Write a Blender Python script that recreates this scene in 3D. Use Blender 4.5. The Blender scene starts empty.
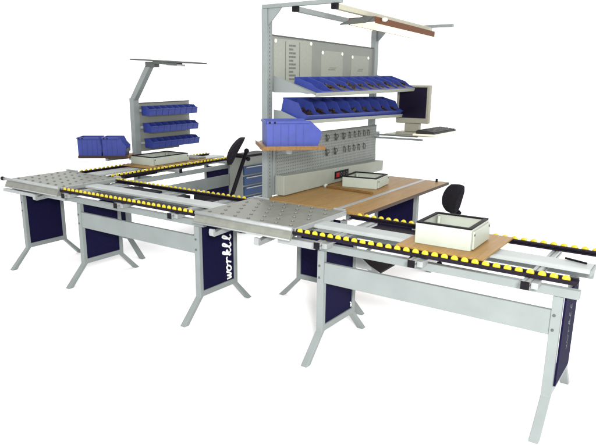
import bpy, bmesh, math, random
from mathutils import Vector, Matrix
random.seed(7)
S = bpy.context.scene
C = S.collection
R = math.radians
OFF = {}

# ------------------------------------------------------------------ materials
def pm(name, col, rough=.5, metal=0., spec=.3, nscale=30., namt=.06, bump=0., bscale=None, emit=None):
    m = bpy.data.materials.new(name); m.use_nodes = True
    nt = m.node_tree; b = nt.nodes['Principled BSDF']
    b.inputs['Roughness'].default_value = rough
    b.inputs['Metallic'].default_value = metal
    b.inputs['Specular IOR Level'].default_value = spec
    tc = nt.nodes.new('ShaderNodeTexCoord')
    n = nt.nodes.new('ShaderNodeTexNoise'); n.inputs['Scale'].default_value = nscale
    n.inputs['Detail'].default_value = 5
    nt.links.new(tc.outputs['Object'], n.inputs['Vector'])
    r = nt.nodes.new('ShaderNodeValToRGB')
    r.color_ramp.elements[0].position = .3; r.color_ramp.elements[1].position = .7
    r.color_ramp.elements[0].color = tuple(c*(1-namt) for c in col)+(1,)
    r.color_ramp.elements[1].color = tuple(min(1, c*(1+namt)) for c in col)+(1,)
    nt.links.new(n.outputs['Fac'], r.inputs['Fac'])
    nt.links.new(r.outputs['Color'], b.inputs['Base Color'])
    # slight uneven gloss
    mr = nt.nodes.new('ShaderNodeMapRange')
    mr.inputs['To Min'].default_value = max(0, rough-.08); mr.inputs['To Max'].default_value = min(1, rough+.08)
    nt.links.new(n.outputs['Fac'], mr.inputs['Value']); nt.links.new(mr.outputs['Result'], b.inputs['Roughness'])
    if bump:
        n2 = nt.nodes.new('ShaderNodeTexNoise'); n2.inputs['Scale'].default_value = bscale or nscale*8
        nt.links.new(tc.outputs['Object'], n2.inputs['Vector'])
        bp = nt.nodes.new('ShaderNodeBump'); bp.inputs['Strength'].default_value = bump; bp.inputs['Distance'].default_value = .002
        nt.links.new(n2.outputs['Fac'], bp.inputs['Height']); nt.links.new(bp.outputs['Normal'], b.inputs['Normal'])
    if emit:
        b.inputs['Emission Color'].default_value = emit[0]+(1,); b.inputs['Emission Strength'].default_value = emit[1]
    return m

def wood(name, c1, c2):
    m = pm(name, c1, .45, spec=.25)
    nt = m.node_tree; b = nt.nodes['Principled BSDF']
    tc = nt.nodes.new('ShaderNodeTexCoord'); mp = nt.nodes.new('ShaderNodeMapping')
    mp.inputs['Scale'].default_value = (14, 1.2, 14)
    n = nt.nodes.new('ShaderNodeTexNoise'); n.inputs['Scale'].default_value = 3; n.inputs['Detail'].default_value = 8
    n.inputs['Distortion'].default_value = .6
    r = nt.nodes.new('ShaderNodeValToRGB')
    r.color_ramp.elements[0].position = .32; r.color_ramp.elements[1].position = .68
    r.color_ramp.elements[0].color = c2+(1,); r.color_ramp.elements[1].color = c1+(1,)
    nt.links.new(tc.outputs['Object'], mp.inputs['Vector']); nt.links.new(mp.outputs['Vector'], n.inputs['Vector'])
    nt.links.new(n.outputs['Fac'], r.inputs['Fac']); nt.links.new(r.outputs['Color'], b.inputs['Base Color'])
    return m

def perforated(name, col, hole, pitch):
    # square grid of small punched holes on a sheet standing in the YZ plane
    m = pm(name, col, .5, spec=.25)
    nt = m.node_tree; b = nt.nodes['Principled BSDF']
    tc = nt.nodes.new('ShaderNodeTexCoord'); sp = nt.nodes.new('ShaderNodeSeparateXYZ')
    nt.links.new(tc.outputs['Object'], sp.inputs[0])
    def M(op, a, v=None):
        n = nt.nodes.new('ShaderNodeMath'); n.operation = op
        for i, q in enumerate((a, v)):
            if q is None: continue
            if isinstance(q, (int, float)): n.inputs[i].default_value = q
            else: nt.links.new(q, n.inputs[i])
        return n.outputs[0]
    def cell(o): return M('SUBTRACT', M('FRACT', M('DIVIDE', o, pitch)), .5)
    y, z = cell(sp.outputs['Y']), cell(sp.outputs['Z'])
    mx = M('MAXIMUM', M('ABSOLUTE', y), M('ABSOLUTE', z))
    f = M('LESS_THAN', mx, .17)
    mix = nt.nodes.new('ShaderNodeMix'); mix.data_type = 'RGBA'
    old = b.inputs['Base Color'].links[0].from_socket
    nt.links.new(f, mix.inputs['Factor']); nt.links.new(old, mix.inputs['A'])
    mix.inputs['B'].default_value = hole+(1,)
    nt.links.new(mix.outputs['Result'], b.inputs['Base Color'])
    return m

G = pm('grey_green_paint', (.150, .170, .168), .42, spec=.3, nscale=6, namt=.06, bump=.05, bscale=400)
GL = pm('pale_paint', (.27, .29, .285), .45, spec=.25, nscale=9, namt=.05)
STEEL = pm('dull_steel', (.138, .143, .124), .5, metal=.05, spec=.3, nscale=14, namt=.12, bump=.05, bscale=300)
ALU = pm('aluminium', (.235, .25, .25), .38, metal=.25, spec=.4, nscale=22, namt=.08)
BLK = pm('black_plastic', (.006, .005, .007), .5, spec=.06, nscale=40, namt=.25)
RAILM = pm('dark_rail', (.009, .007, .012), .5, spec=.06, nscale=40, namt=.25)
NAVY = pm('navy_panel', (.0055, .0048, .023), .7, spec=.03, nscale=60, namt=.2)
BLUE = pm('blue_plastic', (.021, .034, .175), .45, spec=.25, nscale=18, namt=.10)
YEL = pm('yellow_plastic', (.385, .31, .008), .35, spec=.35, nscale=25, namt=.14)
BROWN = wood('brown_laminate', (.235, .135, .038), (.180, .098, .024))
EDGE = pm('brown_edge', (.125, .066, .022), .5, spec=.15, nscale=50, namt=.2)
DARKED = pm('dark_edge', (.03, .018, .012), .5, spec=.15)
OLIVE = pm('olive_sheet', (.150, .160, .143), .5, spec=.25, nscale=7, namt=.05)
PEG = perforated('perforated_sheet', (.15, .162, .152), (.04, .045, .04), .03)
BEIGE = pm('beige_paint', (.205, .218, .185), .45, spec=.25, nscale=8, namt=.04)
WHITEP = pm('white_plastic', (.30, .325, .28), .4, spec=.3, nscale=12, namt=.04)
PAPER = pm('paper', (.225, .238, .208), .8, spec=.1, nscale=40, namt=.05)
PRINT = pm('printed_ink', (.11, .115, .10), .8, spec=.1, nscale=60, namt=.3)
PALEP = pm('pale_print', (.155, .155, .125), .8, spec=.1, nscale=60, namt=.1)
MAGN = pm('white_magnet', (.62, .62, .55), .4, spec=.3)
CLIPG = pm('clip_grey', (.055, .06, .056), .5, spec=.2)
DIML = pm('faded_lettering', (.055, .058, .066), .5, spec=.1)
LETTER = pm('white_lettering', (.6, .62, .62), .5, spec=.2)
SCREEN = pm('dark_screen', (.006, .0045, .013), .3, spec=.08, nscale=5, namt=.3)
MON = pm('beige_plastic', (.20, .195, .155), .45, spec=.25, nscale=30, namt=.05)
KEYM = pm('dark_keys', (.018, .018, .018), .5, spec=.15)
KEYW = pm('cream_plastic', (.55, .53, .43), .45, spec=.25)
RED = pm('red_switch', (.24, .010, .014), .35, spec=.3)
DARKG = pm('dark_grey_paint', (.06, .065, .06), .5, spec=.2)
LAMPG = pm('lamp_housing_paint', (.30, .29, .22), .4, spec=.3)
REFL = pm('brown_reflector', (.085, .030, .010), .5, spec=.1)
TUBE = pm('lit_diffuser', (.5, .42, .3), .4, emit=((1., .84, .58), 1.0))
FLOORM = pm('white_backdrop', (.99, .99, .99), .9, spec=.0, nscale=1, namt=.005)
DRAWER = pm('drawer_blue', (.008, .030, .092), .45, spec=.25, nscale=20, namt=.1)
FABRIC = pm('black_fabric', (.012, .011, .014), .9, spec=.05, nscale=80, namt=.4, bump=.4, bscale=700)
CONT = pm('dark_hardware', (.016, .009, .010), .5, spec=.2, nscale=90, namt=.7)

# ------------------------------------------------------------------ mesh builder
class MB:
    def __init__(s): s.bm = bmesh.new(); s.mi = 0
    def _take(s, tmp, smooth=False):
        vm = {}
        for v in tmp.verts: vm[v] = s.bm.verts.new(v.co)
        for f in tmp.faces:
            try:
                g = s.bm.faces.new([vm[v] for v in f.verts]); g.material_index = s.mi; g.smooth = smooth or f.smooth
            except ValueError: pass
        tmp.free()
    def box(s, x0, x1, y0, y1, z0, z1, bev=.002, mat=None):
        t = bmesh.new(); bmesh.ops.create_cube(t, size=1)
        for v in t.verts:
            v.co = Vector(((x0+x1)/2+v.co.x*(x1-x0), (y0+y1)/2+v.co.y*(y1-y0), (z0+z1)/2+v.co.z*(z1-z0)))
        b = min(bev, .3*min(abs(x1-x0), abs(y1-y0), abs(z1-z0)))
        if b > 1e-4: bmesh.ops.bevel(t, geom=t.edges[:], offset=b, segments=2, affect='EDGES', profile=.5)
        if mat: bmesh.ops.transform(t, matrix=mat, verts=t.verts[:])
        s._take(t); return s
    def prism(s, poly, axis, a, b, bev=.0, mat=None):
        # poly: (u,v) pairs; axis x -> (y,z); y -> (x,z); z -> (x,y)
        t = bmesh.new()
        def P(u, v, w): return {'x': (w, u, v), 'y': (u, w, v), 'z': (u, v, w)}[axis]
        lo = [t.verts.new(P(u, v, a)) for u, v in poly]; hi = [t.verts.new(P(u, v, b)) for u, v in poly]
        t.faces.new(lo); t.faces.new(hi[::-1]); n = len(poly)
        for i in range(n): t.faces.new([lo[i], hi[i], hi[(i+1) % n], lo[(i+1) % n]])
        bmesh.ops.recalc_face_normals(t, faces=t.faces[:])
        if bev: bmesh.ops.bevel(t, geom=t.edges[:], offset=bev, segments=2, affect='EDGES', profile=.5)
        if mat: bmesh.ops.transform(t, matrix=mat, verts=t.verts[:])
        s._take(t); return s
    def tube(s, pts, r, n=12, cap=True, flat=None):
        pts = [Vector(p) for p in pts]; rs = r if isinstance(r, (list, tuple)) else [r]*len(pts)
        t = bmesh.new(); rings = []; up = None
        for i, p in enumerate(pts):
            d = (pts[min(i+1, len(pts)-1)]-pts[max(i-1, 0)]).normalized()
            if up is None: up = d.orthogonal().normalized()
            up = (up-d*up.dot(d)).normalized(); w = d.cross(up)
            ring = []
            for k in range(n):
                a = 2*math.pi*k/n; o = (up*math.cos(a)+w*math.sin(a))*rs[i]
                ring.append(t.verts.new(p+o))
            rings.append(ring)
        for i in range(len(pts)-1):
            for k in range(n):
                f = t.faces.new([rings[i][k], rings[i+1][k], rings[i+1][(k+1) % n], rings[i][(k+1) % n]]); f.smooth = True
        if cap: t.faces.new(rings[0]); t.faces.new(rings[-1][::-1])
        bmesh.ops.recalc_face_normals(t, faces=t.faces[:])
        s._take(t); return s
    def bar(s, p0, p1, w, h, bev=.002, upv=(0, 0, 1)):
        # rectangular bar from p0 to p1, w across, h along up
        p0, p1 = Vector(p0), Vector(p1); d = (p1-p0); L = d.length; d.normalize()
        u = Vector(upv); u = (u-d*u.dot(d)).normalized(); q = u.cross(d)
        m = Matrix(((d.x, q.x, u.x, p0.x), (d.y, q.y, u.y, p0.y), (d.z, q.z, u.z, p0.z), (0, 0, 0, 1)))
        return s.box(0, L, -w/2, w/2, -h/2, h/2, bev, m)
    def lathe(s, prof, n, mat=None, smooth=True):
        t = bmesh.new(); rings = []
        for r, z in prof: rings.append([t.verts.new((r*math.cos(2*math.pi*k/n), r*math.sin(2*math.pi*k/n), z)) for k in range(n)])
        for i in range(len(prof)-1):
            for k in range(n):
                f = t.faces.new([rings[i][k], rings[i][(k+1) % n], rings[i+1][(k+1) % n], rings[i+1][k]]); f.smooth = smooth
        t.faces.new(rings[0][::-1]); t.faces.new(rings[-1])
        bmesh.ops.recalc_face_normals(t, faces=t.faces[:])
        if mat: bmesh.ops.transform(t, matrix=mat, verts=t.verts[:])
        s._take(t); return s
    def sphere(s, c, r, sc=(1, 1, 1), seg=12, mat=None):
        t = bmesh.new(); bmesh.ops.create_uvsphere(t, u_segments=seg, v_segments=max(6, seg//2), radius=r)
        for v in t.verts: v.co = Vector((v.co.x*sc[0], v.co.y*sc[1], v.co.z*sc[2]))
        if mat: bmesh.ops.transform(t, matrix=mat, verts=t.verts[:])
        for v in t.verts: v.co += Vector(c)
        s._take(t, True); return s
    def build(s, name, mats, parent=None, loc=None, label=None):
        me = bpy.data.meshes.new(name); off = Vector(OFF.get(parent.name, (0, 0, 0))) if parent else Vector()
        org = Vector(loc) if loc else off
        for v in s.bm.verts: v.co -= org
        s.bm.to_mesh(me); s.bm.free()
        for m in (mats if isinstance(mats, (list, tuple)) else [mats]): me.materials.append(m)
        o = bpy.data.objects.new(name, me); C.objects.link(o)
        if parent: o.parent = parent; o.location = org-off
        else: o.location = org
        OFF[o.name] = tuple(org)
        if label: o['label'] = label
        return o

def tag(o, label, cat, group=None, kind=None):
    if label: o['label'] = label
    if cat: o['category'] = cat
    if group: o['group'] = group
    if kind: o['kind'] = kind
    return o
def thing(name, label, cat, loc=(0, 0, 0), group=None, local=False):
    o = bpy.data.objects.new(name, None); C.objects.link(o); o.location = loc; o.empty_display_size = .1
    OFF[o.name] = (0, 0, 0) if local else tuple(loc)
    return tag(o, label, cat, group)
def copy_to(src, parent, loc):
    c = src.copy(); C.objects.link(c); c.parent = parent; c.location = Vector(loc)-Vector(OFF[parent.name])
    return c
def copy_tree(o, parent=None):
    c = o.copy(); C.objects.link(c)
    if parent: c.parent = parent
    for ch in list(o.children): copy_tree(ch, c)
    return c
ORD = ['first', 'second', 'third', 'fourth', 'fifth', 'sixth', 'seventh', 'eighth', 'ninth', 'tenth', 'eleventh', 'twelfth']

# ------------------------------------------------------------------ setting
t = MB()
vs = [t.bm.verts.new(p) for p in ((-60, -40, 0), (60, -40, 0), (60, 90, 0), (-60, 90, 0))]; t.bm.faces.new(vs)
tag(t.build('floor', FLOORM), None, None, kind='structure')

# ------------------------------------------------------------------ shared dimensions
YB, W, ZB, D = .497, .055, .21, .206          # leg frame depth, post width, bend height, foot reach
ZT = .83                                       # top of the posts

# lettering drawn as strokes: u along the word, v towards the ascenders
GLY = {
 'w': [[(0, .9), (.12, .35), (.25, .02), (.42, .45), (.5, .85), (.52, .4), (.66, .02), (.85, .35), (1, .95), (1.12, .8)]],
 'o': [[(.5, .95), (.2, .75), (.08, .35), (.28, .02), (.62, .12), (.8, .55), (.62, .92), (.5, .95), (.75, .75), (1.05, .8)]],
 'r': [[(.05, .75), (.3, .98), (.28, .5), (.2, .0)], [(.28, .6), (.5, .9), (.8, .95), (.85, .75)]],
 'k': [[(.05, .2), (.4, 1.0), (.55, 1.6), (.35, 1.75), (.22, 1.1), (.18, 0)], [(.2, .45), (.6, .95), (.78, .8), (.4, .5), (.65, .1), (1.0, .15)]],
 'l': [[(.0, .2), (.4, .9), (.6, 1.55), (.42, 1.78), (.24, 1.3), (.22, .35), (.42, .0), (.8, .2)]],
}
def lettering(word, x, ybase, z0, adv, xh, r, parent, mat=None):
    m = MB()
    z = z0
    for ch in word:
        for st in GLY[ch]:
            pts = [Vector((x, ybase-v*xh+.12*0, z+u*adv*.92+v*.012)) for u, v in st]
            # smooth (Catmull-Rom)
            sm = []
            for i in range(len(pts)-1):
                p0, p1, p2, p3 = pts[max(i-1, 0)], pts[i], pts[i+1], pts[min(i+2, len(pts)-1)]
                for k in range(5):
                    q = k/5
                    sm.append(.5*((2*p1)+(-p0+p2)*q+(2*p0-5*p1+4*p2-p3)*q*q+(-p0+3*p1-3*p2+p3)*q**3))
            sm.append(pts[-1])
            m.tube(sm, r, 8)
        z += adv
    for v in m.bm.verts: v.co.x = x+(v.co.x-x)*.25
    return m.build('lettering', mat or LETTER, parent)

def leg_poly(w0=0.0):
    i = .042
    return [(0, ZT), (0, ZB), (-D, 0), (-D+.055, 0), (i-.004, ZB-.004), (YB-i+.004, ZB-.004), (YB+D-.055, 0), (YB+D, 0), (YB, ZB), (YB, ZT),
            (YB-i, ZT), (YB-i, ZB+.045), (i, ZB+.045), (i, ZT)]
def leg_frame_x(x, y0, parent, word=None, outer=False):
    """splayed leg frame standing in the YZ plane, seen from +X"""
    f = MB().prism([(y0+a, b) for a, b in leg_poly()], 'x', x, x+W, .004).build('leg_frame', G, parent)
    if outer: MB().box(x+W+.0005, x+W+.012, y0+.044, y0+YB-.075, ZB+.05, ZT-.006, .001).build('panel', NAVY, f)
    else: MB().box(x+.014, x+W-.012, y0+.040, y0+YB-.040, ZB+.043, ZT-.012, .001).build('panel', NAVY, f)
    b = MB()
    for z in (.625, .715): b.lathe([(.0085, 0), (.0085, .004), (.005, .006)], 10, Matrix.Translation((x+W*.35, y0-.0005, z)) @ Matrix.Rotation(R(90), 4, 'X'))
    b.build('bolt', DARKG, f)
    g = MB()
    for y in (-D+.0275, YB+D-.0275): g.box(x+.006, x+W-.006, y0+y-.022, y0+y+.022, -.0, .006, .001)
    for v in g.bm.verts: v.co.z -= .001
    g.build('foot_pad', BLK, f)
    if word: lettering(word[0], x+W+(.0125 if outer else -.0105), y0+word[1], word[2], word[3], word[4], word[5], f, DIML if outer else None)
    return f
def leg_frame_y(y, x0, parent, tall=None):
    """the same frame standing in the XZ plane under a cross bench"""
    f = MB().prism([(x0+a, b) for a, b in leg_poly()], 'y', y, y+W, .004).build('leg_frame', G, parent)
    MB().box(x0+.040, x0+YB-.040, y+.014, y+W-.012, ZB+.043, ZT-.012, .001).build('panel', NAVY, f)
    g = MB()
    for x in (-D+.0275, YB+D-.0275): g.box(x0+x-.022, x0+x+.022, y+.006, y+W-.006, -.001, .005, .001)
    g.build('foot_pad', BLK, f)
    return f

def slot_profile(w, h, s=.010, d=.007):
    # aluminium profile section with a T-slot in every side, centred on 0,0
    a, b = w/2, h/2; q = s/2
    return [(-a, -b), (-q, -b), (-q, -b+d), (q, -b+d), (q, -b), (a, -b), (a, -q), (a-d, -q), (a-d, q), (a, q), (a, b), (q, b), (q, b-d), (-q, b-d), (-q, b),
            (-a, b), (-a, q), (-a+d, q), (-a+d, -q), (-a, -q)]

def wheel_mb(axis):
    m = MB(); r = .0225
    prof = [(.006, -.009), (r-.010, -.009), (r-.004, -.007), (r, -.003), (r, .003), (r-.004, .007), (r-.010, .009), (.006, .009)]
    M_ = Matrix.Rotation(R(90), 4, 'X') if axis == 'x' else Matrix.Rotation(R(90), 4, 'Y')
    m.lathe(prof, 18, M_); return m
WHEEL = {}
def rail(parent, axis, a, b, c, z=.9315, pitch=.063, side=1):
    """dark channel rail along an axis with a row of yellow wheels; c = outer face, side = direction of the inside"""
    w = .052
    def Q(u0, u1, v0, v1, z0, z1, m):
        v0, v1 = sorted((c+side*v0, c+side*v1))
        if axis == 'x': m.box(u0, u1, v0, v1, z0, z1, .0012)
        else: m.box(v0, v1, u0, u1, z0, z1, .0012)
    m = MB(); Q(a, b, 0, w, z, z+.0098, m); Q(a, b, 0, .004, z+.010, z+.025, m); Q(a, b, .027, .031, z+.010, z+.025, m)
    Q(a, b, .031, w, z+.024, z+.034, m)
    r = m.build('roller_rail', RAILM, parent)
    ax = MB(); n = int((b-a-.03)/pitch)
    k0 = a+(b-a-(n-1)*pitch)/2
    for k in range(n):
        u = k0+k*pitch; p = (u, c+side*.0155, z+.027) if axis == 'x' else (c+side*.0155, u, z+.027)
        if axis not in WHEEL:
            m = wheel_mb(axis)
            for v in m.bm.verts: v.co += Vector(p)
            WHEEL[axis] = m.build('wheel', YEL, r, loc=p)
        else: copy_to(WHEEL[axis], r, p)
    return r

def cross_profile(parent, x, y0, y1, z=.908, cap=True):
    w = .046
    o = MB().prism([(x+u, z+v) for u, v in slot_profile(w, w)], 'y', y0+.004, y1).build('cross_profile', ALU, parent)
    MB().box(x-w/2-.001, x+w/2+.001, y0, y0+.004, z-w/2-.001, z+w/2+.001, .001).build('end_cap', BLK, o)
    # clamp block that ties it to the beam
    MB().box(x+w/2+.001, x+w/2+.040, y0+.03, y0+.12, z-w/2+.002, z+w/2-.008, .003).build('clamp', ALU, o)
    return o

def slab(parent, x0, x1, y0, y1, z0=.9315, z1=.956):
    q = .016
    o = MB().prism([(y0, z0), (y1, z0), (y1, z1-q*.4), (y1-q, z1), (y0+q, z1), (y0, z1-q*.4)], 'x', x0, x1, .001).build('cable_channel', GL, parent)
    MB().box(x1, x1+.010, y0-.002, y1+.002, z0-.012, z1-.004, .002).build('end_cap', G, o)
    return o

# ------------------------------------------------------------------ roller bench on the right (near)
XD, XE = -.159, 1.421
bench = thing('roller_bench', 'long roller bench nearest the viewer carrying a brown board and a large open white box', 'roller bench', (.63, .25, 0), 'roller benches of the line')
leg_frame_x(XD, 0, bench, ('w', .462, .262, .035, .03, .0045))
leg_frame_x(XE, 0, bench, ('workll', .27, .42, .052, .04, .003), True)
b = MB().box(-.165, XE+.135, 0, .046, ZT+.001, .884, .004)
b.box(-.165, XE+.135, YB-.046, YB, ZT+.001, .884, .004)
b.build('long_beam', G, bench)
b = MB().box(XD+W+.001, XE-.001, .004, .034, .589, .743, .004).build('cross_beam', G, bench)
for x in (-.075, .62, 1.297): cross_profile(bench, x, -.15, .72)
rail(bench, 'x', -.339, 1.546, -.065)
rail(bench, 'x', -.25, 1.60, .668, side=-1)
sl = slab(bench, -.345, 1.565, .205, .375)
MB().bar((1.40, .365, .963), (1.53, .305, .966), .010, .012).build('lever', BLK, bench)
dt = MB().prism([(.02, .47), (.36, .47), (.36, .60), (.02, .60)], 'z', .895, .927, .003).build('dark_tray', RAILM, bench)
# swivelling dark tray under the rails with its white bracket
zt_ = .60
tr = MB().prism([(.128, .424), (.122, .82), (-.30, .82), (-.21, .69)], 'z', zt_-.015, zt_, .002).build('swivel_tray', BLK, bench)
b = MB().bar((.134, .412, zt_-.012), (-.222, .686, zt_-.012), .012, .04, .002)
b.bar((-.13, .49, zt_+.09), (-.13, .63, zt_-.02), .03, .02, .002)
b.prism([(-.125, .588), (.06, .588), (-.125, .72)], 'y', .478, .486, .0)
b.build('bracket', GL, tr)

# ------------------------------------------------------------------ roller bench in the middle of the line
XB, XC = -2.964, -1.379
bench2 = thing('roller_bench', 'middle roller bench between the two ball tables, with empty rails', 'roller bench', (-2.17, .25, 0), 'roller benches of the line')
leg_frame_x(XB, 0, bench2)
leg_frame_x(XC, 0, bench2, ('workll', .420, .262, .0725, .064, .0085))
b = MB().box(-3.12, -1.27, 0, .046, ZT+.001, .884, .004)
b.box(-3.12, -1.275, YB-.046, YB, ZT+.001, .884, .004)
b.build('long_beam', G, bench2)
MB().box(XB+W+.001, XC-.001, .004, .034, .589, .743, .004).build('cross_beam', G, bench2)
for x in (-3.03, -2.25, -1.56): cross_profile(bench2, x, -.10, .70)
rail(bench2, 'x', -3.13, -1.296, -.060)
rail(bench2, 'x', -3.20, -1.292, .668, side=-1)
slab(bench2, -3.15, -1.32, .23, .39)
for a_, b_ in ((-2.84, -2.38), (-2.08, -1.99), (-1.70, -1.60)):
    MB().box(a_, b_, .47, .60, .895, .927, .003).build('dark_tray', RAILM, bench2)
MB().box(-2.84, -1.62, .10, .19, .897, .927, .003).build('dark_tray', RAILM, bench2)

# ------------------------------------------------------------------ ball transfer tables
def ball_table(x0, x1, label, cx0, hooks, ext=0.):
    root = thing('ball_transfer_table', label, 'ball table', ((x0+x1)/2, .3, .0), 'ball transfer tables of the line')
    MB().box(x0, x1, -.052, .690, .956, .970, .002).build('table_plate', STEEL, root)
    # front skirt with rounded lip
    b = MB().prism([(-.052, .955), (-.066, .955), (-.088, .925), (-.094, .893), (-.080, .890), (-.052, .925)], 'x', x0, x1, .001)
    b.build('skirt', STEEL, root)
    MB().tube([(x0, -.094, .893), (x1, -.094, .893)], .007, 10).build('bottom_lip', ALU, root)
    b = MB().tube([(x0-ext, -.062, .967), (x1, -.062, .967)], .016, 14)
    b.build('guide_lip', ALU, root)
    MB().box(x0-ext*.5, x0+.17, .690, .712, .940, .985, .004).build('guide_lip', ALU, root)
    MB().box(x1-.11, x1, .690, .712, .940, .985, .004).build('guide_lip', ALU, root)
    MB().box(x1+.0005, x1+.014, -.045, .70, .935, .974, .003).build('edge_strip', ALU, root)
    MB().box(cx0[0], cx0[1], -.022, .046, ZT+.001, .884, .006).build('long_beam', ALU, root)
    MB().box(x0+.03, cx0[1], YB-.046, YB, ZT+.001, .884, .006).build('long_beam', ALU, root)
    for sx in (x0+.05, (x0+x1)/2, x1-.09): MB().box(sx, sx+.04, -.02, .60, .8845, .9555, .002).build('support', STEEL, root)
    for hx in hooks:
        h = MB().prism([(-.12, .838), (-.115, .815), (-.10, .808), (.4505, .835), (.4505, .872), (.01, .872), (-.012, .855), (-.085, .843), (-.092, .868), (-.115, .87)], 'x', hx, hx+.045, .003)
        h.build('console_arm', ALU, root)
    # balls in steel cups
    first = None; k = 0
    nx = int((x1-x0-.12)/.134)+1
    for j, y in enumerate((.025, .145, .265, .385, .505, .625)):
        for i in range(nx):
            x = x0+.075+i*.134+(j % 2)*.067
            if x > x1-.04: continue
            p = (x, y, .970)
            if first is None:
                m = MB().lathe([(.015, .0), (.015, .002), (.012, .003), (.010, .001)], 14)
                m.mi = 1; m.sphere((0, 0, .003), .009, seg=12)
                for v in m.bm.verts: v.co += Vector(p)
                first = m.build('ball', [DARKG, STEEL], root, loc=p)
            else: copy_to(first, root, p)
    return root
ball_table(-1.29, -.335, 'ball table in the centre of the line, before the main workstation', (-.50, -.168), (-1.10, -.65))
bt = ball_table(-4.06, -3.13, 'leftmost ball table at the far end of the line', (-4.06, -3.122), (-3.52,), .06)
fa = leg_frame_x(-3.957, 0, bt)
b = MB().tube([(-4.16, -.062, .966), (-4.12, -.062, .966)], .022, 12)
b.tube([(-4.14, .02, .93), (-4.06, .02, .93)], .018, 12)
b.build('end_stop', BLK, bt)
MB().box(-4.09, -3.5, -.10, -.058, .835, .872, .006).build('side_rail', ALU, bt)
MB().box(-4.094, -4.09, -.098, -.06, .837, .870, .001).build('end_cap', BLK, bt)

# ------------------------------------------------------------------ main workstation (centre, back)
XF = -1.25
ws = thing('workstation', 'tall main workstation with shelves, perforated board and wide brown table', 'workstation', (-.7, 1.8, 0), 'workstations')
leg_frame_y(.91, -.955, ws); leg_frame_y(2.42, -.93, ws)
TOPY = 2.62
b = MB().prism([(-1.195, .722), (-.455, .722), (-.455, TOPY), (-1.195, TOPY)], 'z', .942, .968, .002)
tt = b.build('table_top', BROWN, ws)
b = MB().prism([(-.408, .722), (-.172, .722), (-.172, TOPY-.02), (-.408, TOPY-.02)], 'z', .942, .969, .002); b.build('table_leaf', BROWN, tt)
MB().box(-.454, -.409, .70, TOPY-.03, .938, .9715, .002).build('guide_rail', ALU, tt)
MB().box(-.17, -.166, .722, TOPY-.02, .941, .970, .0005).build('edge_band', DARKED, tt)
b = MB().bar((-1.04, 1.56, .980), (-.50, 1.50, .980), .022, .020); b.build('stop_bar', EDGE, tt)
b = MB().lathe([(.020, 0), (.022, .02), (.012, .035)], 14, Matrix.Translation((-1.055, 1.565, .969))); b.build('stop_knob', GL, tt)
MB().lathe([(.012, 0), (.012, .03)], 12, Matrix.Translation((-.28, 2.54, .970))).build('peg', BLK, tt)
b = MB().box(-.95, -.905, .93, 2.5, .832, .940, .003); b.box(-.46, -.42, .93, 2.5, .832, .940, .003); b.box(-1.2295, -.46, 1.0, 1.05, .885, .939, .003); b.box(-1.2295, -.46, 2.3, 2.35, .885, .939, .003)
b.build('table_frame', G, ws)
# uprights
YL, YR = .845, 2.865
b = MB().box(XF-.03, XF+.03, YL-.035, YL+.045, .885, 2.60, .004)
b.box(XF+.0, XF+.040, YL+.046, YL+.085, .97, 1.50, .003)
b.build('upright', G, ws)
MB().box(XF-.03, XF+.03, YR-.02, YR+.06, .885, 2.548, .004).build('upright', G, ws)
b = MB()
for k in range(46):
    b.box(XF+.0295, XF+.0312, YL+.002, YL+.010, 1.05+k*.033, 1.065+k*.033, 0)
b.build('slot', DARKG, ws)
b = MB().box(XF-.02, XF+.02, YL+.046, YR-.021, .887, .935, .004); b.build('lower_tie', G, ws)
# top arms with gussets
MB().box(XF-.03, -.50, YL-.03, YL+.01, 2.601, 2.633, .003).build('top_arm', G, ws)
MB().box(XF-.03, -.35, YR, YR+.04, 2.549, 2.579, .003).build('top_arm', G, ws)
b = MB().prism([(XF+.031, 2.600), (XF+.17, 2.600), (XF+.15, 2.575), (XF+.045, 2.475), (XF+.031, 2.46)], 'y', YL-.02, YL-.008)
b.build('gusset', G, ws)
b = MB().prism([(XF+.031, 2.548), (XF+.16, 2.548), (XF+.045, 2.43), (XF+.031, 2.43)], 'y', YR+.01, YR+.022)
b.build('gusset', G, ws)
# carrying tubes across the arms
b = MB().bar((-.93, YL, 2.577), (-1.0, YR, 2.530), .045, .040); b.build('lamp_rail', G, ws)
MB().box(-.955, -.905, YL-.045, YL-.005, 2.555, 2.600, .003).build('end_cap', BLK, ws)
b = MB().bar((-.555, YL, 2.577), (-.60, YR+.02, 2.530), .045, .042); b.build('lamp_rail', LAMPG, ws)
MB().box(-.58, -.53, YL-.045, YL-.005, 2.555, 2.600, .003).build('end_cap', BLK, ws)
# upper back panel
b = MB().prism([(YL+.047, 1.905), (YR-.022, 1.905), (YR-.022, 2.350), (YL+.047, 2.385)], 'x', XF-.008, XF+.006, .001); pn = b.build('back_panel', OLIVE, ws)
MB().prism([(YL+.047, 2.385), (YR-.022, 2.350), (YR-.022, 2.362), (YL+.047, 2.397)], 'x', XF-.012, XF+.010, .001).build('panel_rim', DARKG, pn)
# lower perforated board
b = MB().prism([(YL+.088, 1.12), (YR+.062, 1.05), (YR+.062, 1.492), (YL+.088, 1.500)], 'x', XF+.034, XF+.046, .001); pg = b.build('perforated_board', PEG, ws)
MB().prism([(YL+.088, 1.500), (YR+.062, 1.492), (YR+.062, 1.502), (YL+.088, 1.510)], 'x', XF+.030, XF+.049, .001).build('board_rim', DARKG, pg)
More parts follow.
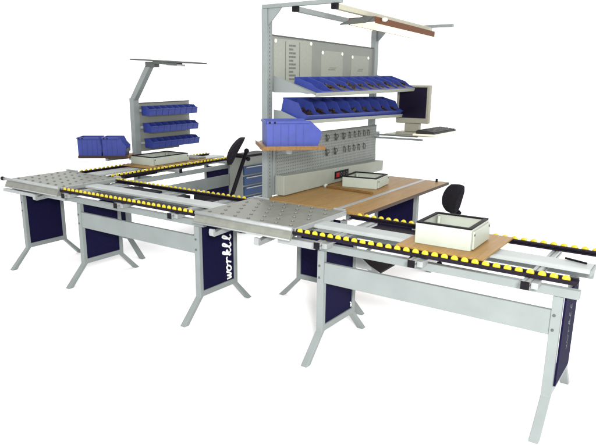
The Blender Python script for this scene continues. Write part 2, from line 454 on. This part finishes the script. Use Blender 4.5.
# power box
b = MB().prism([(YL+.062, .976), (YR+.07, .972), (YR+.07, 1.090), (YL+.062, 1.158)], 'x', XF+.048, XF+.15, .005); pb = b.build('power_box', BEIGE, ws)
MB().box(XF+.150, XF+.156, 1.78, 2.10, 1.005, 1.098, .002).build('socket_plate', BEIGE, pb)
MB().box(XF+.156, XF+.161, 1.80, 2.085, 1.012, 1.092, .002).build('socket', BLK, pb)
MB().box(XF+.161, XF+.168, 1.825, 1.885, 1.03, 1.075, .003).build('switch', RED, pb)
b = MB()
for k in range(3): b.lathe([(.020, 0), (.020, .003), (.014, .003), (.012, -.001)], 12, Matrix.Translation((XF+.161, 1.93+k*.055, 1.052)) @ Matrix.Rotation(R(90), 4, 'Y'))
b.build('outlet', DARKG, pb)
# shelves (tilted forward) with end brackets
def shelf(xa, za, xb, zb_, y0, y1, dz):
    d = Vector((xb-xa, 0, zb_-za)); L = d.length
    ang = math.atan2(-(zb_-za), xb-xa); roll = math.atan2(dz, y1-y0)
    M_ = Matrix.Translation((xa, y0, za)) @ Matrix.Rotation(roll, 4, 'X') @ Matrix.Rotation(ang, 4, 'Y')
    w = y1-y0
    m = MB().box(0, L, 0, w, -.004, 0, .001, M_); m.box(L-.004, L, 0, w, -.014, -.0045, .001, M_); m.box(L, L+.008, 0, w, -.014, .020, .002, M_)
    o = m.build('shelf', BEIGE, ws)
    return o, M_, L
s1, M1, L1 = shelf(-1.15, 2.005, -.79, 1.885, YL+.085, 2.985, .020)
s2, M2, L2 = shelf(-1.17, 1.727, -.895, 1.652, YL+.085, 2.93, -.035)
for (y, dz, o) in ((YL+.075, 0, s1), (YR+.066, .020, s1)):
    MB().prism([(XF+.031, 2.045+dz), (-1.09, 2.005+dz), (-.80, 1.898+dz), (-.86, 1.893+dz), (-.93, 1.902+dz), (XF+.031, 1.902+dz)], 'y', y-.012, y-.007).build('bracket', G, o)
for (y, dz, o) in ((YL+.075, 0, s2), (YR+.066, -.035, s2)):
    MB().prism([(XF+.031, 1.752+dz), (-1.14, 1.745+dz), (-.905, 1.662+dz), (-.93, 1.652+dz), (-1.05, 1.662+dz), (XF+.031, 1.60+dz)], 'y', y-.012, y-.007).build('bracket', G, o)

# swing arm tray on the left upright
def swing_tray(parent, corner, ang, w, d, z, pivot, edge):
    M_ = Matrix.Translation((corner[0], corner[1], z)) @ Matrix.Rotation(ang, 4, 'Z')
    m = MB().box(0, w, 0, d, -.018, 0, .002, M_); o = m.build('swing_tray', BROWN, parent)
    e = MB().box(-.002, w+.002, -.006, -.0005, -.022, .010, .001, M_); e.box(-.008, -.0025, -.006, d, -.022, .010, .001, M_)
    e.build('edge_strip', edge, o)
    c = M_ @ Vector((w/2, d/2, -.03))
    a = MB().tube([c+Vector((0, 0, -.05)), c+Vector((0, 0, .012))], .026, 14); a.build('knuckle', GL, o)
    a = MB().bar(c+Vector((0, 0, -.03)), Vector((pivot[0], pivot[1], c.z-.03)), .04, .03); a.box(pivot[0]-.045, pivot[0]+.045, pivot[1]-.05, pivot[1]+.06, c.z-.07, c.z+.01, .004)
    a.build('swing_arm', G, o)
    return M_
MT = swing_tray(ws, (-.80, .20), R(44), .49, .50, 1.50, (XF, YL), EDGE)
# monitor arm on the right upright
b = MB().box(XF+.031, -.72, YR+.13, YR+.17, 1.372, 1.392, .003); b.box(XF-.04, XF+.0305, YR-.03, YR+.18, 1.345, 1.415, .004)
b.box(XF+.031, -.60, YR-.015, YR+.02, 1.352, 1.372, .003)
b.build('screen_arm', G, ws)
b = MB().prism([(-1.10, YR+.06), (-.56, YR+.06), (-.50, YR+.10), (-.50, YR+.34), (-1.10, YR+.34)], 'z', 1.393, 1.405, .002); b.build('arm_plate', BEIGE, ws)
b = MB().box(-.53, -.282, 2.42, 3.09, 1.450, 1.470, .002); b.build('keyboard_shelf', KEYW, ws)
MB().tube([(-.515, 2.985, 1.404), (-.515, 2.985, 1.4505)], .018, 12).build('shelf_post', G, ws)
b = MB().box(XF-.035, XF+.045, YR-.03, YR+.075, 1.09, 1.16, .004); b.build('upright_clamp', GL, ws)

# ------------------------------------------------------------------ lamp
lamp = thing('task_lamp', 'lit fluorescent lamp with brown reflector hanging under the top of the main workstation', 'lamp', (-.6, 2.0, 2.5))
y0, y1 = 1.33, 2.78
def lz(y): return 2.577-(y-YL)/(YR-YL)*.047
def lampbar(sec, name, mat, ya, yb):
    t_ = bmesh.new(); ra, rb = [], []
    for u, v in sec:
        k0, k1 = (ya-y0)/(y1-y0), (yb-y0)/(y1-y0)
        ra.append(t_.verts.new((u-.05*k0, ya, lz(ya)+v))); rb.append(t_.verts.new((u-.05*k1, yb, lz(yb)+v)))
    n = len(sec)
    for i in range(n): t_.faces.new([ra[i], rb[i], rb[(i+1) % n], ra[(i+1) % n]])
    t_.faces.new(ra[::-1]); t_.faces.new(rb); bmesh.ops.recalc_face_normals(t_, faces=t_.faces[:])
    m = MB(); m._take(t_); return m.build(name, mat, lamp)
lampbar([(-.715, -.030), (-.455, -.030), (-.455, -.084), (-.459, -.084), (-.463, -.036), (-.707, -.036), (-.707, -.088), (-.715, -.088)], 'housing', REFL, y0, y1)
lampbar([(-.7065, -.086), (-.4595, -.080), (-.4595, -.072), (-.7065, -.078)], 'diffuser', TUBE, y0+.012, y1-.012)
for y in (y0, y1):
    k = (y-y0)/(y1-y0); d_ = .012 if y == y0 else -.012
    lampbar([(-.7062, -.077), (-.463, -.071), (-.4635, -.0365), (-.7062, -.0365)], 'end_plate', DARKG, min(y, y+d_), max(y, y+d_))
for y in (1.45, 2.68):
    MB().box(-.62, -.56, y, y+.05, lz(y)-.0295, lz(y)-.018, .002).build('hanger', LAMPG, lamp)
MB().lathe([(.016, 0), (.018, .03), (.010, .045)], 12, Matrix.Translation((-.4548, 1.46, lz(1.46)-.045)) @ Matrix.Rotation(R(90), 4, 'Y')).build('knob', MAGN, lamp)
b = MB().prism([(-.47, lz(y0)-.030), (-.56, lz(y0)-.022), (-.72, lz(y0)-.050), (-.80, lz(y0)-.075), (-.80, lz(y0)-.085), (-.55, lz(y0)-.080)], 'y', y0-.008, y0-.0005, .001); b.build('end_bracket', DARKG, lamp)

# ------------------------------------------------------------------ bins
def bin_mb(d, w, h, lip=.55, th=.0035):
    """open-fronted picking bin: back at x=0, front at x=d, width along y, floor at z=0"""
    m = MB(); hf = h*lip; o = .010
    side = [(0, 0), (d-.012, 0), (d, hf), (d*.80, hf+.10*(h-hf)+.004), (d*.58, h), (-.006, h)]
    for s in (-1, 1):
        a = s*w/2
        m.prism(side, 'y', a-(th if s > 0 else 0), a+(0 if s > 0 else th), .0008)
        # thick rim along the top of the side wall
        m.box(-.006, d*.58, a-(.007 if s > 0 else -.0005)+(.0075 if s > 0 else -.0075)-.0005*s, a+(.0075 if s > 0 else -.0005)-.0005*s if s > 0 else a, h-.010, h+.001, .001) if False else None
    wi = w/2-th
    m.prism([(0, 0), (.004, 0), (-.002, h-.001), (-.006, h-.001)], 'y', -wi, wi)
    m.box(-.013, -.0055, -w/2, w/2, h-.014, h, .0015)
    m.box(.0045, d-.016, -wi, wi, .0002, .004, 0)
    m.prism([(d-.0155, .0005), (d-.0122, .0005), (d-.0005, hf-.001), (d-.004, hf-.001)], 'y', -wi, wi)
    m.box(d-.004, d+.006, -w/2, w/2, hf-.012, hf+.001, .002)
    return m
def heap_mb(d, w, h):
    m = MB()
    for k in range(9):
        x = random.uniform(.45, .78)*d; y = random.uniform(-.27, .27)*w; z = random.uniform(.15, .55)*h
        r = random.uniform(.014, .024)
        M_ = Matrix.Rotation(random.uniform(0, 3), 4, Vector((random.random(), random.random(), random.random()+.1)).normalized())
        if k % 3: m.box(-r, r, -r*.7, r*.7, -r*.5, r*.5, .003, Matrix.Translation((x, y, z)) @ M_)
        else: m.tube([Vector((x, y, z))+M_ @ Vector((-r*1.2, 0, 0)), Vector((x, y, z))+M_ @ Vector((r*1.2, 0, 0))], r*.4, 8)
    m.prism([(d*.40, .0045), (d-.018, .0045), (d-.012, h*.36), (d*.50, h*.45)], 'y', -w*.30, w*.30, .002)
    return m
def bin_row(n, Mx, L, y0, y1, h, shelfname, gap=.003, heap=True, skip_heap=(), back=0., lip=.45):
    w = (y1-y0)/n; d = L-.006-back
    proto = None; hp = None
    for i in range(n):
        M_ = Mx @ Matrix.Translation((.002+back, y0+(i+.5)*w, .0006))
        if proto is None:
            proto = bin_mb(d, w-gap, h, lip).build('picking_bin', BLUE); o = proto
        else: o = proto.copy(); C.objects.link(o)
        o.matrix_world = M_
        tag(o, '%s blue bin from the left on the %s' % (ORD[i], shelfname), 'bin', 'blue bins on the %s' % shelfname)
        if heap and i not in skip_heap:
            m = heap_mb(d, w-gap, h); q = m.build('loose_parts', CONT); q.matrix_world = M_
            tag(q, 'dark loose parts in the %s bin from the left on the %s' % (ORD[i], shelfname), 'small parts', 'small parts in the blue bins')
bin_row(10, M1, L1, .09, 2.05, .055, 'upper main shelf', skip_heap=(0,), back=.075)
bin_row(9, M2, L2, .012, 1.99, .135, 'lower main shelf')
# big bin on the swing tray
def big_bin(label, group=None, d=.44, w=.30, h=.20, cut=1.):
    m = MB(); th = .005; q = cut
    side = [(0, 0), (d-.03*q, 0), (d-.004*q, .085), (d, .115), (d-.055*q, .165), (d-.08*q, h-.012), (d-.095*q, h), (0, h)]
    for s in (-1, 1):
        a = s*w/2
        m.prism(side, 'y', min(a, a-s*th), max(a, a-s*th), .0012)
        for x in [.05+.06*k for k in range(5) if .05+.06*k < d-.11*q]: m.box(x, x+.004, min(a, a+s*.0035), max(a, a+s*.0035), .012, h-.03, .001)
        m.box(.0, d-.10*q, min(a, a+s*.010), max(a, a+s*.010), h-.022, h-.001, .003)
    wi = w/2-th
    m.box(0, .005, -wi, wi, 0, h-.001, 0); m.box(.0055, d-.034*q, -wi, wi, .0005, .006, 0)
    m.prism([(d-.0335*q, .0005), (d-.0305*q, .0005), (d-.006*q, .085), (d-.006*q-.004, .085)], 'y', -wi, wi)
    m.box(-.010, -.0005, -w/2, w/2, h-.022, h-.001, .003)
    r = thing('storage_bin', label, 'bin', (0, 0, 0), group, local=True)
    m.build('shell', BLUE, r)
    b = MB().box(d-.012, d+.004, -wi+.02, wi-.02, .045, .085, .003); b.build('label_holder', DARKG, r)
    b = MB()
    for x in (.015, .055): 
        b.box(x, x+.016, -w/2-.0125, -w/2-.0095, h-.02, h-.006, .001)
    b.build('grip_hole', BLK, r)
    return r
bb = big_bin('large blue bin on the swing tray of the main workstation')
bb.matrix_world = MT @ Matrix.Translation((.035, .20, .0012))

# ------------------------------------------------------------------ sheets on the upper panel
def sheet(yz, label, extra=None):
    y0, y1, za, zb_ = yz; x = XF+.0065
    r = thing('paper_sheet', label, 'paper sheet', (x, (y0+y1)/2, za), 'paper sheets on the back panel')
    MB().box(x, x+.0012, y0, y1, za, zb_, 0).build('sheet', PAPER, r)
    for y in (y0+.02, y1-.02):
        for z in (za+.02, zb_-.02):
            MB().lathe([(.018, 0), (.018, .005), (.013, .008)], 14, Matrix.Translation((x+.0014, y, z)) @ Matrix.Rotation(R(90), 4, 'Y')).build('magnet', MAGN, r)
    p = MB()
    for q in (extra or []): p.box(x+.0014, x+.0018, y0+q[0], y0+q[1], za+q[2], za+q[3], 0)
    p.build('print_mark', PRINT if extra and len(extra) > 6 else PALEP, r)
ex = []
for k in range(11):
    ex.append((.23, .34 if k % 3 else .30, .025+k*.033, .042+k*.033))
ex.append((.17, .18, .01, .40)); ex.append((.40, .41, .01, .40))
sheet((.945, 1.56, 1.950, 2.365), 'largest paper sheet, leftmost on the olive panel, with a column of dark print', ex)
sheet((1.735, 2.16, 1.950, 2.29), 'middle paper sheet on the olive panel, held by white magnets', [(.14, .28, .155, .165), (.16, .30, .175, .182), (.05, .37, .05, .055)])
sheet((2.34, 2.74, 1.950, 2.265), 'rightmost paper sheet on the olive panel, held by white magnets', [(.14, .26, .15, .16), (.16, .28, .17, .177), (.05, .35, .05, .055)])

# ------------------------------------------------------------------ clips on the perforated board
def clip_mb(wide):
    m = MB()
    m.box(0, .006, -.012, .012, -.045, .05, .002)
    if wide:
        for s in (-1, 1):
            m.tube([(.006, s*.008, .02), (.03, s*.022, .03), (.05, s*.034, .018), (.055, s*.026, -.005), (.035, s*.012, -.03)], [.008, .009, .008, .008, .006], 8)
        m.box(.006, .05, -.008, .008, -.055, -.03, .003)
    else:
        m.tube([(.006, 0, .03), (.035, .003, .032), (.045, .004, .0), (.030, .008, -.045)], [.007, .008, .009, .007], 8)
    return m
cw = cn = None
rows = [(1.437, [1.80, 1.98, 2.14, 2.275, 2.39, 2.49, 2.61, 2.71], 3, 'upper'), (1.290, [1.80, 1.97, 2.17, 2.27, 2.38, 2.49, 2.62], 2, 'lower')]
for z, ys, nw, rn in rows:
    for i, y in enumerate(ys):
        wide = i < nw
        src = cw if wide else cn
        if src is None:
            o = clip_mb(wide).build('tool_clip', CLIPG)
            if wide: cw = o
            else: cn = o
        else: o = src.copy(); C.objects.link(o)
        o.location = (XF+.0465, y, z-(y-1.8)*.012); o.scale = (.5, .7, .75)
        if wide: tag(o, 'wide grey tool clip, %s from the left in the %s row on the perforated board' % (ORD[i], rn), 'tool clip', 'tool clips on the perforated board')
        else: tag(o, 'thin grey tool clip, %s from the left in the %s row on the perforated board' % (ORD[i], rn), 'tool clip', 'tool clips on the perforated board')

# ------------------------------------------------------------------ monitor and keyboard
mx, my, mz = -.80, YR+.16, 1.406
mon = thing('computer_monitor', 'beige flat computer monitor with dark screen on the arm of the main workstation', 'monitor', (mx, my, mz), local=True)
mon.rotation_euler = (0, 0, R(4))
b = MB().box(-.195, .195, -.03, .035, .125, .550, .010); b.prism([(-.12, .035), (.12, .035), (.09, .085), (-.09, .085)], 'z', .18, .50, .006); sh = b.build('casing', MON, mon)
MB().box(-.160, .160, -.034, -.0305, .185, .525, .001).build('screen', SCREEN, mon)
b = MB().box(-.09, .09, -.015, .04, .03, .124, .008); b.build('neck', MON, mon)
b = MB().prism([(-.16, -.10), (.16, -.10), (.19, -.02), (.16, .11), (-.16, .11), (-.19, -.02)], 'z', .0, .030, .006); b.build('foot', MON, mon)
kb = thing('keyboard', 'dark computer keyboard on a cream tray right of the monitor', 'keyboard', (-.30, 2.43, 1.4715), local=True)
kb.rotation_euler = (0, 0, R(90))
M_ = Matrix.Rotation(R(0), 4, 'X')
b = MB().prism([(.0, .0), (.0, .012), (.20, .030), (.20, .0)], 'x', 0, .64, .003)
b.build('case', KEYM, kb)
m = MB()
for r_ in range(5):
    for c_ in range(17):
        z = .012+(.030-.012)*(.022+r_*.036)/.20
        m.box(.012+c_*.0362, .045+c_*.0362, .012+r_*.036, .044+r_*.036, z-.001, z+.010, .002)
m.build('keys', KEYM, kb)

# ------------------------------------------------------------------ boards and open boxes
def board(x0, x1, y0, y1, z, label, rot=0):
    o = MB().box(x0, x1, y0, y1, z, z+.014, .002).build('carrier_board', BROWN, None, loc=((x0+x1)/2, (y0+y1)/2, z))
    return tag(o, label, 'board', 'brown carrier boards')
board(.452, 1.022, -.022, .618, .9655, 'brown board lying across the rails of the nearest roller bench')
def open_box(cx, cy, z, w, d, h, rot, label):
    r = thing('enclosure_box', label, 'box', (cx, cy, z), 'open white boxes', local=True); r.rotation_euler = (0, 0, rot)
    th = .012; m = MB()
    m.box(-w/2, w/2, -d/2, -d/2+th, 0, h, .003); m.box(-w/2, w/2, d/2-th, d/2, 0, h, .003)
    m.box(-w/2, -w/2+th, -d/2+th+.0003, d/2-th-.0003, 0, h, .003); m.box(w/2-th, w/2, -d/2+th+.0003, d/2-th-.0003, 0, h, .003)
    m.box(-w/2+th+.0003, w/2-th-.0003, -d/2+th+.0003, d/2-th-.0003, .001, .012, 0)
    m.box(w/2+.0003, w/2+.012, -d/2+.03, d/2-.004, .006, h-.014, .002)
    m.build('body', WHITEP, r)
    g = MB(); e = .026; iw, idp = w/2-.002, d/2-.002
    g.box(-iw, iw, -idp, -idp+e, h+.0005, h+.010, .002); g.box(-iw, iw, idp-e, idp, h+.0005, h+.010, .002)
    g.box(-iw, -iw+e, -idp+e+.0003, idp-e-.0003, h+.0005, h+.010, .002); g.box(iw-e, iw, -idp+e+.0003, idp-e-.0003, h+.0005, h+.010, .002)
    g.build('gasket', BLK, r)
    p = MB()
    for sx in (-1, 1):
        for sy in (-1, 1): p.tube([(sx*(w/2-.035), sy*(d/2-.035), .012), (sx*(w/2-.035), sy*(d/2-.035), h-.01)], .012, 10)
    p.build('corner_post', WHITEP, r)
    c = MB()
    for sy in (-1, 1): c.lathe([(.008, 0), (.008, .003), (.004, .004)], 10, Matrix.Translation((w/2+.0125, sy*(d/2-.03), h*.75)) @ Matrix.Rotation(R(90), 4, 'Y'))
    c.build('screw', DARKG, r)
    return r
open_box(.715, .275, .980, .365, .37, .135, R(1), 'large open white box with black gasket on the board of the nearest bench')
open_box(-.79, 1.905, .9685, .36, .36, .098, R(8), 'open white box with black gasket on the brown table of the main workstation')

# ------------------------------------------------------------------ left workstation (far)
lw = thing('workstation', 'smaller far workstation on a single bent post with three rows of bins', 'workstation', (-3.6, 1.8, 0), 'workstations')
leg_frame_y(.91, -3.80, lw); leg_frame_y(2.74, -3.80, lw)
b = MB().box(-3.35, -3.304, .74, 2.98, ZT+.001, .884, .004); b.box(-3.80, -3.754, .74, 2.98, ZT+.001, .884, .004); b.build('long_beam', G, lw)
MB().box(-3.335, -3.305, .966, 2.739, .589, .743, .004).build('cross_beam', G, lw)
for y in (.85, 1.75, 2.7):
    o = MB().prism([(y+u, .908+v) for u, v in slot_profile(.046, .046)], 'x', -3.98, -3.27).build('cross_profile', ALU, lw)
    MB().box(-3.27, -3.264, y-.024, y+.024, .884, .932, .001).build('end_cap', BLK, o)
rail(lw, 'y', .74, 2.98, -3.355, side=-1)
rail(lw, 'y', .74, 2.98, -3.945, side=1)
MB().box(-3.80, -3.60, .76, 2.96, .9315, .956, .004).build('cable_channel', GL, lw)
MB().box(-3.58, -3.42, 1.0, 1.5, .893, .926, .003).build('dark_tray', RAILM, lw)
# bent post
CX, CY = -4.0, 1.70
b = MB().box(CX-.04, CX+.04, CY-.045, CY+.045, .60, 1.775, .004)
b.build('post', G, lw)
b = MB().bar((CX+.0, CY, 1.755), (-3.66, CY, 2.19), .075, .072, .004, (1, 0, 0)); b.build('bent_arm', G, lw)
b = MB().box(-3.72, -3.55, CY-.04, CY+.04, 2.15, 2.215, .006); b.build('lamp_head_block', DARKG, lw)
b = MB().box(CX-.03, -3.76, CY-.02, CY+.02, .75, .80, .003); b.build('post_tie', G, lw)
# rack panel
b = MB().prism([(CY+.046, 1.095), (2.46, 1.095), (2.46, 1.19), (2.68, 1.19), (2.68, 1.715), (CY+.046, 1.705)], 'x', CX-.006, CX+.008, .001); rk = b.build('rack_panel', OLIVE, lw)
MB().prism([(CY+.046, 1.705), (2.68, 1.715), (2.68, 1.727), (CY+.046, 1.717)], 'x', CX-.010, CX+.012, .001).build('panel_rim', DARKG, rk)
proto = None
for r_, z in enumerate((1.560, 1.345, 1.145)):
    MB().box(CX+.0085, CX+.022, CY+.055, 2.64, z+.045, z+.075, .002).build('hang_rail', GL, rk)
    n = 8; ya, yb = 1.785+r_*.015, 2.655+r_*.012; w = (yb-ya)/n
    for i in range(n):
        if proto is None:
            m = bin_mb(.16, w-.006, .115, .7); o = proto = m.build('picking_bin', BLUE)
        else: o = proto.copy(); C.objects.link(o)
        o.location = (CX+.034, ya+(i+.5)*w, z)
        tag(o, 'small blue bin, %s from the left in the %s row of the far rack' % (ORD[i], ('top', 'middle', 'bottom')[r_]), 'bin', 'small blue bins on the far rack')
# swing tray with two bins
ML = swing_tray(lw, (-4.16, .93), R(38), .585, .40, 1.10, (CX, CY-.05), DARKED)
for k in range(2):
    o = big_bin('blue bin on the far swing tray, %s' % ('left one of the pair' if k == 0 else 'right one with its sloping front'), 'blue bins on the far swing tray', .285, .26, .225, .25 if k == 0 else .8)
    o.matrix_world = ML @ Matrix.Translation((-.015+k*.297, .17, .0012))
# lamp of the far workstation
fl = thing('task_lamp', 'thin dark lamp bar on the bent post of the far workstation', 'lamp', (-3.4, CY, 2.2))
b = MB().bar((-3.945, CY, 2.247), (-2.81, CY, 2.186), .16, .018, .004); b.build('housing', DARKG, fl)
b = MB().bar((-3.55, CY-.02, 2.205), (-3.15, CY-.02, 2.180), .10, .030, .004); b.build('ballast', DARKG, fl)
b = MB().bar((-3.33, CY-.03, 2.176), (-3.08, CY-.03, 2.165), .07, .020, .004); b.build('tube_lamp', GL, fl)
board(-3.90, -3.42, 1.36, 2.50, .9655, 'narrow brown board on the rails of the far workstation')
open_box(-3.68, 1.80, .980, .40, .62, .095, R(0), 'open white box on the brown board of the far workstation')
o = MB().box(-3.78, -3.50, 2.25, 2.46, .980, 1.00, .003).build('flat_box', OLIVE, None, loc=(-3.64, 2.35, .98)); tag(o, 'flat dull box beside the white box on the far board', 'box')

# ------------------------------------------------------------------ drawer cabinet
cb = thing('drawer_cabinet', 'blue drawer cabinet with dark top standing behind the roller bench', 'cabinet', (-2.9, 2.79, 0), local=True)
cb.rotation_euler = (0, 0, R(-3))
w_, d_, h_ = .56, .22, 1.02
b = MB().box(-d_, 0, -w_/2, w_/2, .03, h_, .004); b.build('cabinet_body', OLIVE, cb)
MB().box(-d_-.01, .012, -w_/2-.01, w_/2+.01, h_+.0005, h_+.03, .004).build('cabinet_top', BLK, cb)
MB().box(-d_+.02, -.02, -w_/2+.02, w_/2-.02, 0, .0295, .001).build('plinth', BLK, cb)
zz = h_-.115
for k in range(6):
    hgt = .115 if k < 4 else .19
    dr = MB().box(.0005, .018, -w_/2+.025, w_/2-.025, zz-hgt, zz, .003).build('drawer', DRAWER, cb)
    MB().box(.0185, .030, -w_/2+.06, w_/2-.06, zz-.024, zz-.010, .003).build('handle', ALU, dr)
    zz -= hgt+.022
MB().lathe([(.012, 0), (.012, .004)], 12, Matrix.Translation((.0005, .19, h_-.06)) @ Matrix.Rotation(R(90), 4, 'Y')).build('lock', BLK, cb)

# ------------------------------------------------------------------ swivel chairs
def chair(label, loc, rot, seat_z, back_z, back_h, back_w, lean, straight=False):
    """faces local +x; backrest behind the seat"""
    r = thing('swivel_chair', label, 'chair', loc, 'black swivel chairs', local=True); r.rotation_euler = (0, 0, rot)
    m = MB()
    for k in range(5):
        a = 2*math.pi*k/5+.3
        m.bar((.03*math.cos(a), .03*math.sin(a), .085), (.27*math.cos(a), .27*math.sin(a), .065), .035, .024, .004)
    m.tube([(0, 0, .07), (0, 0, .13)], .035, 14); m.build('star_base', BLK, r)
    for k in range(5):
        a = 2*math.pi*k/5+.3; m = MB()
        for s in (-1, 1):
            m.lathe([(.008, -.008), (.026, -.008), (.027, 0), (.026, .008), (.008, .008)], 14,
                    Matrix.Translation((.275*math.cos(a)-s*.012*math.sin(a), .275*math.sin(a)+s*.012*math.cos(a), .027)) @ Matrix.Rotation(a, 4, 'Z') @ Matrix.Rotation(R(90), 4, 'X'))
        m.tube([(.275*math.cos(a), .275*math.sin(a), .03), (.275*math.cos(a), .275*math.sin(a), .072)], .008, 8)
        m.build('castor', BLK, r)
    MB().tube([(0, 0, .13), (0, 0, .30), (0, 0, .301), (0, 0, seat_z-.05)], [.025, .025, .016, .016], 14).build('gas_column', BLK, r)
    m = MB(); t = bmesh.new(); bmesh.ops.create_cube(t, size=1); bmesh.ops.subdivide_edges(t, edges=t.edges[:], cuts=4, use_grid_fill=True)
    for v in t.verts:
        x, y, z = v.co; q = 1-.18*(abs(2*x)**4+abs(2*y)**4)*.5
        v.co = Vector((x*.44*q+.02, y*.44*q, seat_z+z*.07*(1-.5*max(abs(2*x), abs(2*y))**6)-.012*(1-4*x*x)))
    m._take(t, True); m.build('seat', FABRIC, r)
    # spine
    bx = -.25; top = back_z+back_h*.45
    sx = bx-math.tan(lean)*(back_h*.45)
    m = MB(); m.bar((-.05, 0, seat_z-.05), (bx-.02, 0, seat_z-.045), .05, .016, .004)
    m.tube([(bx-.02, 0, seat_z-.05), (bx-.035, 0, seat_z+.02), (bx-.035, 0, back_z), (sx-.045, 0, top)], [.014, .018, .020, .016], 12)
    if straight:      # the spine itself leans back behind the pad and rises past its middle
        m.bm.free(); m = MB()
        hx = -.46; top = back_z+back_h*.5
        m.bar((-.05, 0, seat_z-.05), (hx+.21, 0, seat_z-.05), .05, .016, .004)
        m.tube([(hx+.225, 0, seat_z-.05), (hx+.20, 0, seat_z+.0), (hx, 0, top)], [.02, .028, .024], 12)
        m.bar((hx+.02, 0, top-.06), (hx+.14, 0, top-.04), .03, .03)
        m.sphere((hx, 0, top), .034, seg=12); m.sphere((hx-.02, 0, top-.10), .03, seg=12)
    m.sphere((bx-.05, .03, back_z+.02), .028, seg=12) if not straight else None
    if not straight: m.tube([(bx-.05, .0, back_z+.02), (bx-.05, .07, back_z+.02)], [.012, .02], 10)
    m.build('spine', BLK, r)
    m = MB(); t = bmesh.new(); bmesh.ops.create_cube(t, size=1); bmesh.ops.subdivide_edges(t, edges=t.edges[:], cuts=7, use_grid_fill=True)
    for v in t.verts:
        x, y, z = v.co; u = 2*z; q = 2*y
        wz = 1-.30*max(0, -u)**2-.20*abs(u)**4
        e = max(abs(u), abs(q))
        yy = y*back_w*wz; th = .095*math.sqrt(max(.02, 1-.88*u*u))*(1-.35*q**4)
        zz = back_z+back_h/2+z*back_h*(1-.08*q*q)
        xx = bx+x*th+.10*q*q*.35-math.tan(lean)*(zz-back_z)+.03*(1-u*u)
        v.co = Vector((xx, yy, zz))
    m._take(t, True); m.build('backrest', FABRIC, r)
    return r
chair('black swivel chair at the right end of the main table, behind the nearest bench', (-.44, 2.90, 0), R(226), .40, .53, .33, .36, R(12))
chair('black swivel chair with leaning back before the blue drawer cabinet', (-3.075, 2.08, 0), R(222), .55, .965, .34, .34, R(28), straight=True)

# ------------------------------------------------------------------ camera
cy_, sy_ = math.cos(.62494), math.sin(.62494); cp, sp_ = math.cos(-.25585), math.sin(-.25585)
F = Vector((-sy_*cp, cy_*cp, sp_)); R0 = Vector((cy_, sy_, 0)); U0 = R0.cross(F)
c_, s_ = math.cos(.00334), math.sin(.00334); RR = c_*R0+s_*U0; UU = -s_*R0+c_*U0
cam = bpy.data.cameras.new('camera'); co = bpy.data.objects.new('camera', cam); C.objects.link(co)
Mx = Matrix(((RR.x, UU.x, -F.x, 2.02601), (RR.y, UU.y, -F.y, -3.5005), (RR.z, UU.z, -F.z, 2.02003), (0, 0, 0, 1)))
co.matrix_world = Mx
cam.sensor_fit = 'HORIZONTAL'; cam.sensor_width = 36; cam.lens = 36*596.481/596
cam.shift_x = (298-279.111)/596; cam.shift_y = (234.674-222.5)/596
cam.clip_start = .05; cam.clip_end = 400
S.camera = co

# ------------------------------------------------------------------ light: white studio surround and one large soft lamp
w = bpy.data.worlds.new('World'); S.world = w; w.use_nodes = True
bg = w.node_tree.nodes['Background']; bg.inputs['Color'].default_value = (1, 1, 1, 1); bg.inputs['Strength'].default_value = 1.68
def area(name, loc, target, size, power, col=(1, 1, 1)):
    l = bpy.data.lights.new(name, 'AREA'); l.shape = 'DISK'; l.size = size; l.energy = power; l.color = col
    o = bpy.data.objects.new(name, l); C.objects.link(o); o.location = loc
    o.rotation_euler = (Vector(target)-Vector(loc)).to_track_quat('-Z', 'Y').to_euler(); return o
area('key_lamp', (2.7, -3.9, 2.7), (-.6, .8, .9), .6, 430, (1, .98, .95))

S.view_settings.view_transform = 'Standard'; S.view_settings.look = 'None'; S.view_settings.gamma = 1; S.view_settings.exposure = .1
S.cycles.max_bounces = 8; S.cycles.diffuse_bounces = 4
